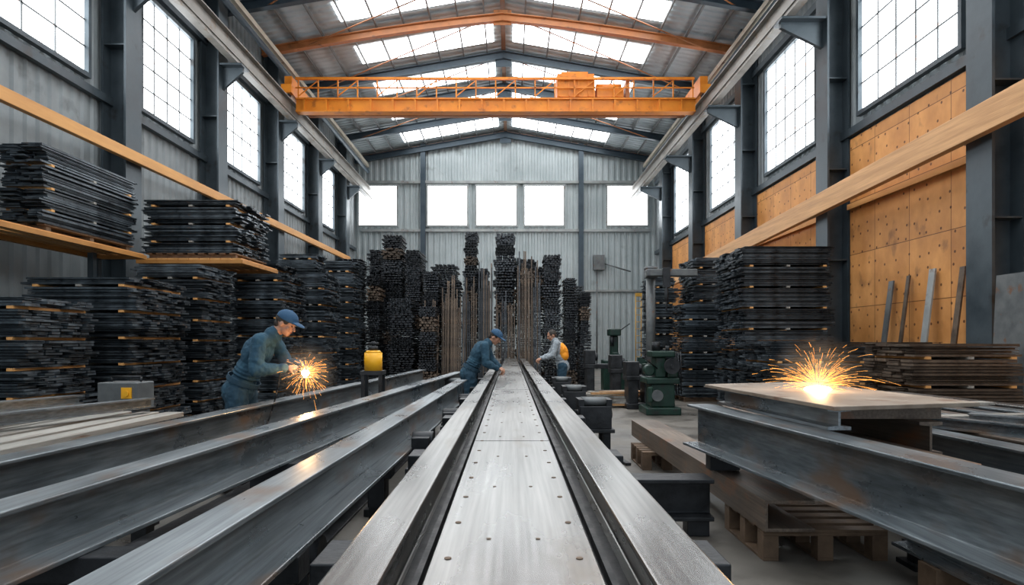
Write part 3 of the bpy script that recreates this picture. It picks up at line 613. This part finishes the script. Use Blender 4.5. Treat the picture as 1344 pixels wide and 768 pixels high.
b=MB(); b.box(x+.2,x+.38,d-.55,d-.45,2.8,3.3); b.cyl((x+.29,d-.5,2.45),(x+.29,d-.5,2.8),.05); b.cyl((x+.29,d-.5,2.2),(x+.29,d-.5,2.45),.025); fin(b,'drill_head',blkM,parent=e,bevel=.015)
d=18.9; x=X(806,d); e=emp('green_machine_tool',(x,d,0),'small green bench press machine near end wall','machine')
b=MB(); b.box(x-.35,x+.35,d-.3,d+.3,0,.9); b.box(x-.1,x+.1,d-.15,d+.25,.9,1.6); b.box(x-.18,x+.15,d-.35,d+.2,1.6,1.8); fin(b,'body',grnM,parent=e,bevel=.03)
b=MB(); b.cyl((x-.1,d-.25,1.3),(x-.1,d-.25,1.6),.05); b.cyl((x+.15,d-.1,1.75),(x+.4,d-.3,1.95),.015,n=8); fin(b,'spindle',blkM,parent=e)
d=28; x=X(838,d); b=MB(); 
for sx in(-.12,.12): b.cyl((x+sx,d,0),(x+sx,d,3.5),.022,n=8)
for k in range(11): b.cyl((x-.12,d,.3*k+.2),(x+.12,d,.3*k+.2),.014,n=8)
b.box(x-.14,x+.14,d-.05,d+.05,3.4,3.55)
fin(b,'ladder',ladM,label='narrow dull yellow vertical ladder near end wall',cat='ladder')
b=MB(); x=X(785,35); b.box(x-.3,x+.3,34.6,34.93,5.3,6.1); b.cyl((x-.1,34.75,0),(x-.1,34.75,5.3),.04); b.cyl((x+.1,34.75,5.7),(x+1.7,34.6,5.2),.035)
fin(b,'electrical_box',dgrM,label='grey electrical box with conduit on end wall',cat='electrical box')
for (px,zt,w,mt,lab) in ((1158,2.55,.16,dgrM,'grey steel flat leaning against plywood wall'),(1180,2.6,.1,stkB,'dark steel flat leaning against plywood wall'),(1211,2.65,.17,lgreyM,'pale steel flat leaning against plywood wall'),(1250,2.6,.13,stkB,'dark steel flat leaning against plywood wall')):
    b=MB(); y=7.5*F/(px-CX)
    b.prism([(-w/2,-.015),(w/2,-.015),(w/2,.015),(-w/2,.015)],(7.35,y,.0),(7.72,y+.05,zt+.1),up=(1,0,0)); fin(b,'leaning_flat',mt,label=lab,cat='steel flat',group='flats leaning on wall')
b=MB(); b.prism([(-.3,-.02),(.3,-.02),(.3,.02),(-.3,.02)],(7.14,9.35,0.0),(7.26,9.35,2.4),up=(1,0,0)); fin(b,'leaning_plate',dgrM,label='wide grey steel plate leaning near column',cat='steel plate')
# ---------------------------------------------------------------- people
ftex=bpy.data.textures.new('cloth_folds','CLOUDS'); ftex.noise_scale=.055; ftex.noise_depth=1
def remesh(mb,name,mat,vox,parent,smooth=2,label=None,fold=0):
    me,o=mb.mesh(name,[mat]); ob=bpy.data.objects.new(name+'_tmp',me); S.collection.objects.link(ob)
    r=ob.modifiers.new('r','REMESH'); r.mode='VOXEL'; r.voxel_size=vox; r.use_smooth_shade=True
    s=ob.modifiers.new('s','SMOOTH'); s.factor=.5; s.iterations=smooth
    if fold:
        dm=ob.modifiers.new('d','DISPLACE'); dm.texture=ftex; dm.strength=fold; dm.mid_level=.45; dm.texture_coords='LOCAL'
    dg=bpy.context.evaluated_depsgraph_get(); dg.update(); m2=bpy.data.meshes.new_from_object(ob.evaluated_get(dg))
    bpy.data.objects.remove(ob); m2.name=name; m2.materials.clear(); m2.materials.append(mat)
    o2=bpy.data.objects.new(name,m2); put(o2,o,parent); 
    if label:o2['label']=label
    return o2
def frame(f,u):
    f=Vector(f).normalized(); u=Vector(u); s=f.cross(u).normalized(); u=s.cross(f); return f,s,u
def hand(b,w,hd,pn,sd,left,curl=.75):
    w=Vector(w); hd=Vector(hd).normalized(); pn=Vector(pn); pn=(pn-hd*pn.dot(hd)).normalized(); sd=hd.cross(pn)
    if left: sd=-sd
    for k in range(4):
        o=(k-1.5)*.02; b.cap(w,.022,w+hd*.075+sd*o,.0135,10)
    for k in range(4):
        p=w+hd*.085+sd*(k-1.5)*.0215; L=[.04,.045,.042,.034][k]; a=.25
        for q in range(3):
            a+=curl; dd=hd*math.cos(a)+pn*math.sin(a); p2=p+dd*L*(1,.7,.55)[q]; b.cap(p,.0095-.001*q,p2,.0088-.001*q,8); p=p2
    p=w+hd*.03-sd*.028; d1=(hd*.6-sd*.5+pn*.5).normalized(); p2=p+d1*.045; b.cap(p,.013,p2,.011,8); p3=p2+(hd*.5+pn*.8+sd*.2).normalized()*.032; b.cap(p2,.0105,p3,.009,8)
def person(J,face,side,label,cap=True,vox=.0075,top=clothM,tro=troM,vest=False):
    V={k:Vector(v) for k,v in J.items()}
    feet=(V['aL']+V['aR'])/2; feet.z=0
    e=emp('person',feet,label,'person')
    sd=Vector(side).normalized()
    spine=(V['chest']-V['pelvis']).normalized(); fw=sd.cross(spine).normalized()
    if fw.dot(Vector(face))<0: fw=-fw
    R=Matrix((sd,fw,sd.cross(fw))).transposed()
    def torso(b,g):
        b.ball(V['pelvis'],(.165+g,.115+g,.13+g),R); m=(V['pelvis']+V['chest'])/2
        b.ball(m,(.15+g,.105+g,.17+g),R); b.ball(V['chest'],(.175+g,.12+g,.18+g),R)
        b.cap(V['sL']-sd*.03,.065+g*.6,V['sR']+sd*.03,.065+g*.6); b.cap(V['chest'],.1+g*.7,V['neck'],.07+g*.4)
    def arms(b,g,sh=0):
        for s in 'LR':
            b.cap(V['s'+s],.058+g,V['e'+s],.043+g)
            w=V['w'+s]+(V['e'+s]-V['w'+s]).normalized()*sh; b.cap(V['e'+s],.043+g,w,.029+g)
    def legs(b,g,sh=0):
        for s in 'LR':
            b.cap(V['h'+s],.088+g,V['k'+s],.058+g); w=V['a'+s]+(V['k'+s]-V['a'+s]).normalized()*sh; b.cap(V['k'+s],.056+g,w,.038+g*1.3)
    b=MB(); torso(b,-.01); arms(b,-.004); legs(b,-.006)
    f,s,u=frame(face,(0,0,1)); H=V['head']; RH=Matrix((s,f,u)).transposed()
    b.cap(V['neck'],.056,H-f*.02-u*.05,.05)
    b.ball(H+u*.02-f*.008,(.073,.094,.09),RH); b.ball(H-u*.045+f*.028,(.055,.062,.062),RH); b.ball(H-u*.088+f*.06,(.026,.022,.02),RH)
    b.cap(H+f*.088+u*.01,.010,H+f*.108-u*.022,.0145,10); b.ball(H+f*.08+u*.028,(.045,.014,.010),RH)
    for q in(-1,1): b.ball(H+s*q*.075-u*.01-f*.005,(.011,.02,.031),RH,n=10,k=6); b.ball(H+s*q*.042+f*.06-u*.022,(.02,.02,.018),RH,n=10,k=6)
    for nm in 'LR':
        hd=V['w'+nm]-V['e'+nm]; hdir=Vector(J.get('hd'+nm,hd)); hand(b,V['w'+nm],hdir,J.get('pn'+nm,(0,0,-1)),None,nm=='L')
    for nm in 'LR':
        a=V['a'+nm]; ff=Vector((f.x,f.y,0)).normalized(); b.cap(a-Vector((0,0,.035))-ff*.03,.035,a-Vector((0,0,.045))+ff*.12,.028)
    remesh(b,'body',skinM,vox,e,1)
    b=MB(); torso(b,.012); arms(b,.013,.02); b.ball(V['pelvis']-spine*.05,(.19,.14,.15),R)
    b.cap(V['neck']-sd*.03,.07,V['neck']+sd*.03,.07)
    for t in (.32,.42,.52): 
        c=V['pelvis'].lerp(V['chest'],t); b.ball(c,(.172,.125,.018),R,n=20,k=8)
    for nm in 'LR':
        for t in (.55,.7,.85,.97):
            p=V['s'+nm].lerp(V['e'+nm],t); dv=(V['e'+nm]-V['s'+nm]).normalized(); b.cap(p-dv*.006,.075-.014*t,p+dv*.006,.074-.014*t)
        for t in (.12,.26,.45):
            p=V['e'+nm].lerp(V['w'+nm],t); dv=(V['w'+nm]-V['e'+nm]).normalized(); b.cap(p-dv*.005,.066-.016*t,p+dv*.005,.065-.016*t)
        p=V['e'+nm].lerp(V['w'+nm],.82); q=V['e'+nm].lerp(V['w'+nm],.9); b.cap(p,.048,q,.047)
    remesh(b,'jacket',top,.0085,e,2,fold=.022)
    b=MB(); c=V['neck']; b.cyl(c-spine*.035,c+spine*.02,.088,.078,n=24); remesh(b,'collar',top,.008,e,1)
    if not vest:
        b=MB(); c=V['pelvis']+spine*.06
        vs=[];n=32
        for zz in(-.022,.022):
            for rr in (1.0,1.06):
                for i in range(n):
                    th=2*math.pi*i/n; vs.append(c+R@Vector((.190*rr*math.cos(th),.142*rr*math.sin(th),zz)))
        fs=[]
        for i in range(n):
            j=(i+1)%n; fs+=[(i,j,n+j,n+i),(2*n+i,3*n+i,3*n+j,2*n+j),(n+i,n+j,3*n+j,3*n+i),(i,2*n+i,2*n+j,j)]
        b.add(vs,fs); fin(b,'belt',tro,parent=e)
    b=MB(); legs(b,.02,.03); b.ball(V['pelvis']-spine*.03,(.178,.132,.13),R)
    for nm in 'LR':
        a=V['a'+nm]; b.cap(a+Vector((0,0,.12)),.075,a+Vector((0,0,.03)),.07)
        for t in (.8,.92): 
            p=V['h'+nm].lerp(V['k'+nm],t); b.cap(p,.088,p+Vector((0,0,-.01)),.088)
    remesh(b,'trousers',tro,.010,e,2,fold=.022)
    for nm in 'LR':
        a=V['a'+nm]; ff=Vector((f.x,f.y,0)).normalized(); b=MB(); z0=Vector((a.x,a.y,0))
        b.cap(a+Vector((0,0,.04)),.05,a-Vector((0,0,.02)),.05); b.cap(z0+Vector((0,0,.045))-ff*.05,.043,z0+Vector((0,0,.04))+ff*.16,.038); remesh(b,'boot',bootM,.012,e,2)
    for q in(-1,1):
        b=MB(); b.ball(H+s*q*.03+f*.083+u*.008,(.011,.007,.006),RH,n=10,k=6); fin(b,'eye',eyeM,parent=e)
    b=MB(); b.ball(H+f*.087-u*.055,(.022,.006,.006),RH,n=10,k=6); fin(b,'mouth',mouthM,parent=e)
    b=MB(); b.ball(H+u*.025-f*.02,(.081,.096,.092),RH,lo=-.3); b.ball(H-u*.03-f*.06,(.062,.045,.05),RH); remesh(b,'hair',hairM,.006,e,1)
    if cap:
        b=MB(); b.ball(H+u*.045-f*.005,(.092,.108,.085),RH,n=24,lo=-.12); b.ball(H+u*.048+f*.115,(.07,.07,.012),RH,n=20,k=8); b.ball(H+u*.132-f*.005,.009,RH,n=8,k=5)
        remesh(b,'cap',cloth2,.006,e,1,'blue peaked work cap')
    if vest:
        b=MB(); b.ball(V['chest']-fw*.05-spine*.03,(.185,.135,.17),R); b.ball((V['chest']+V['pelvis'])/2-fw*.06,(.18,.13,.13),R); b.ball(V['chest']-fw*.11-spine*.08,(.14,.09,.16),R)
        remesh(b,'vest',vestM,.013,e,2,'bright orange safety vest')
    return e
d=6.15
person(dict(pelvis=(-2.56,d,.99),chest=(-2.40,d,1.31),neck=(-2.25,d,1.485),head=(-2.125,d-.02,1.585),
 sL=(-2.31,d+.19,1.42),sR=(-2.31,d-.19,1.42),eL=(-2.19,d+.22,1.18),eR=(-2.33,d-.25,1.15),wL=(-2.0,d+.06,1.19),wR=(-2.09,d-.1,1.165),
 hdL=(.6,-.5,-.3),hdR=(1,.15,0),pnL=(0,-.3,-1),pnR=(0,.6,-1),
 hL=(-2.56,d+.1,.93),hR=(-2.56,d-.1,.93),kL=(-2.5,d+.13,.5),kR=(-2.54,d-.12,.5),aL=(-2.58,d+.14,.09),aR=(-2.62,d-.14,.09)),
 (.86,-.12,-.5),(0,1,0),'person in teal coverall and blue cap leaning forward holding angle grinder')
d=10.25
person(dict(pelvis=(-.64,d,.95),chest=(-.49,d,1.25),neck=(-.355,d,1.40),head=(-.24,d-.02,1.49),
 sL=(-.40,d+.18,1.35),sR=(-.40,d-.18,1.35),eL=(-.30,d+.2,1.11),eR=(-.38,d-.22,1.08),wL=(-.17,d+.1,1.01),wR=(-.2,d-.12,1.0),
 hL=(-.64,d+.1,.9),hR=(-.64,d-.1,.9),kL=(-.60,d+.12,.48),kR=(-.64,d-.1,.48),aL=(-.68,d+.14,.09),aR=(-.72,d-.12,.09)),
 (.8,-.2,-.6),(0,1,0),'person in teal coverall and cap bending over centre girder',vox=.009)
d=13.9; o=.11
person(dict(pelvis=(1.0+o,d,.95),chest=(.91+o,d,1.26),neck=(.84+o,d,1.45),head=(.775+o,d-.02,1.56),
 sL=(.87+o,d-.19,1.39),sR=(.87+o,d+.19,1.39),eL=(.78+o,d-.24,1.13),eR=(.75+o,d+.2,1.13),wL=(.56+o,d-.15,1.06),wR=(.54+o,d+.12,1.06),
 hL=(1.0+o,d-.1,.9),hR=(1.0+o,d+.1,.9),kL=(.98+o,d-.12,.48),kR=(.99+o,d+.1,.48),aL=(1.03+o,d-.14,.09),aR=(1.06+o,d+.12,.09)),
 (-.9,-.2,-.4),(0,-1,0),'person in grey shirt and orange vest bending over rails',cap=False,vox=.009,top=cloth3,vest=True)
e=emp('angle_grinder',(-1.98,6.05,1.08),'black angle grinder with cutting disc held in both hands','angle grinder')
b=MB(); b.cyl((-2.15,6.07,1.155),(-1.97,6.05,1.125),.03,.034,n=16); b.cyl((-1.97,6.05,1.125),(-1.91,6.04,1.12),.04,n=16); b.cyl((-1.975,6.05,1.15),(-1.965,6.16,1.2),.014,n=10); fin(b,'body',blkM,parent=e)
b=MB(); b.cyl((-1.92,6.02,1.06),(-1.915,6.02,1.10),.018,n=12);b.cyl((-1.92,6.02,1.075),(-1.92,6.02,1.08),.066,n=28); fin(b,'disc',dgrM,parent=e)
b=MB(); prev=Vector((-2.15,6.07,1.155))
for k in range(1,13):
    t=k/12; p=Vector((-2.15-.24*t+.03*math.sin(t*5),6.07-.3*t,1.155-1.145*t)); b.cyl(prev,p,.008,n=8); prev=p
fin(b,'cable',blkM,parent=e)
# ---------------------------------------------------------------- sparks
def sparks(c,n,rad,bias,label,sprd=.9,r=.001,flat=1.0):
    b=MB(); c=Vector(c)
    for k in range(n):
        d=Vector((random.gauss(0,1),random.gauss(0,.6),random.gauss(0,1)*flat)).normalized(); d=(d*sprd+Vector(bias)).normalized()
        R_=rad*random.uniform(.25,1)**1.2; s0=random.uniform(.05,.8)*R_; s1=s0+random.uniform(.05,.28)*rad; pts=[]
        for q in range(5):
            t=s0+(s1-s0)*q/4; pts.append(c+d*t+Vector((0,0,-.4*t*t/rad)))
        if min(p.z for p in pts)<c.z-.02 and label.endswith('table'): continue
        rr=r*random.uniform(.5,1.3)
        for q in range(4): b.cyl(pts[q],pts[q+1],rr*(.4+.6*(q/4)),rr*(.4+.6*((q+1)/4)),n=3)
        if random.random()<.25: b.ball(pts[-1],rr*1.8,n=5,k=3)
    fin(b,'spark_spray',sparkM,label=label,cat='sparks',kind='stuff')
sc=(-1.90,6.0,1.12); sparks(sc,240,.34,(.5,0,.15),'orange sparks flying from angle grinder',r=.0009)
b=MB(); b.ball(sc,(.036,.028,.03),n=12,k=8); fin(b,'hot_spot',coreM,label='white-hot cutting point at grinder disc',cat='hot metal')
sc2=(X(1073,4.75),4.75,1.08); sparks(sc2,480,.62,(0,0,.36),'orange sparks fanning up from work table',r=.0007,flat=.6)
b=MB(); b.ball((sc2[0],sc2[1],1.057),(.10,.05,.028),n=16,k=8,lo=0); fin(b,'hot_spot',coreM,label='white-hot glowing metal on work table',cat='hot metal')
def haze(c,r,dens,label):  # scattering ball added to give the sparks a soft glow
    m=bpy.data.materials.new('glow_haze'); m.use_nodes=True; nt=m.node_tree; N=nt.nodes; L=nt.links; N.clear()
    o=N.new('ShaderNodeOutputMaterial'); v=N.new('ShaderNodeVolumeScatter'); v.inputs['Color'].default_value=(1,.95,.9,1); v.inputs['Anisotropy'].default_value=.1
    tc=N.new('ShaderNodeTexCoord'); g=N.new('ShaderNodeTexGradient'); g.gradient_type='SPHERICAL'; mp=N.new('ShaderNodeMapping'); mp.inputs['Scale'].default_value=(1/r,1/r,1/r)
    L.new(tc.outputs['Object'],mp.inputs['Vector']); L.new(mp.outputs[0],g.inputs['Vector'])
    ml=N.new('ShaderNodeMath'); ml.operation='MULTIPLY'; ml.inputs[1].default_value=dens; L.new(g.outputs['Fac'],ml.inputs[0]); L.new(ml.outputs[0],v.inputs['Density']); L.new(v.outputs[0],o.inputs['Volume'])
    b=MB(); b.ball(c,r,n=24,k=16); fin(b,'glow_haze',m,label=label,cat='haze',kind='stuff',origin=c)
haze((sc[0],sc[1],sc[2]),.30,.45,'thin added glow ball of smoke around grinder sparks')
haze((sc2[0],sc2[1],1.12),.36,.28,'thin added glow ball of smoke over work table')
def pl(c,e,col=(1,.55,.22),r=.05):
    l=bpy.data.lights.new('spark_light','POINT'); l.energy=e; l.color=col; l.shadow_soft_size=r; o=bpy.data.objects.new('spark_light',l); o.location=c; S.collection.objects.link(o)
pl((sc[0]+.03,sc[1]-.03,sc[2]+.01),12); pl((sc2[0],4.73,1.13),18)
# ---------------------------------------------------------------- world, camera
w=bpy.data.worlds.new('w'); S.world=w; w.use_nodes=True; w.node_tree.nodes['Background'].inputs[0].default_value=(.80,.9,1,1); w.node_tree.nodes['Background'].inputs[1].default_value=1.2
cd=bpy.data.cameras.new('cam'); cam=bpy.data.objects.new('camera',cd); S.collection.objects.link(cam); cam.location=(0,0,CH); cam.rotation_euler=(math.pi/2,0,0)
cd.sensor_width=36; cd.lens=F/1344*36; cd.shift_y=(HZ-384)/1344; cd.shift_x=(672-CX)/1344; cd.clip_start=.05; cd.clip_end=200
S.camera=cam
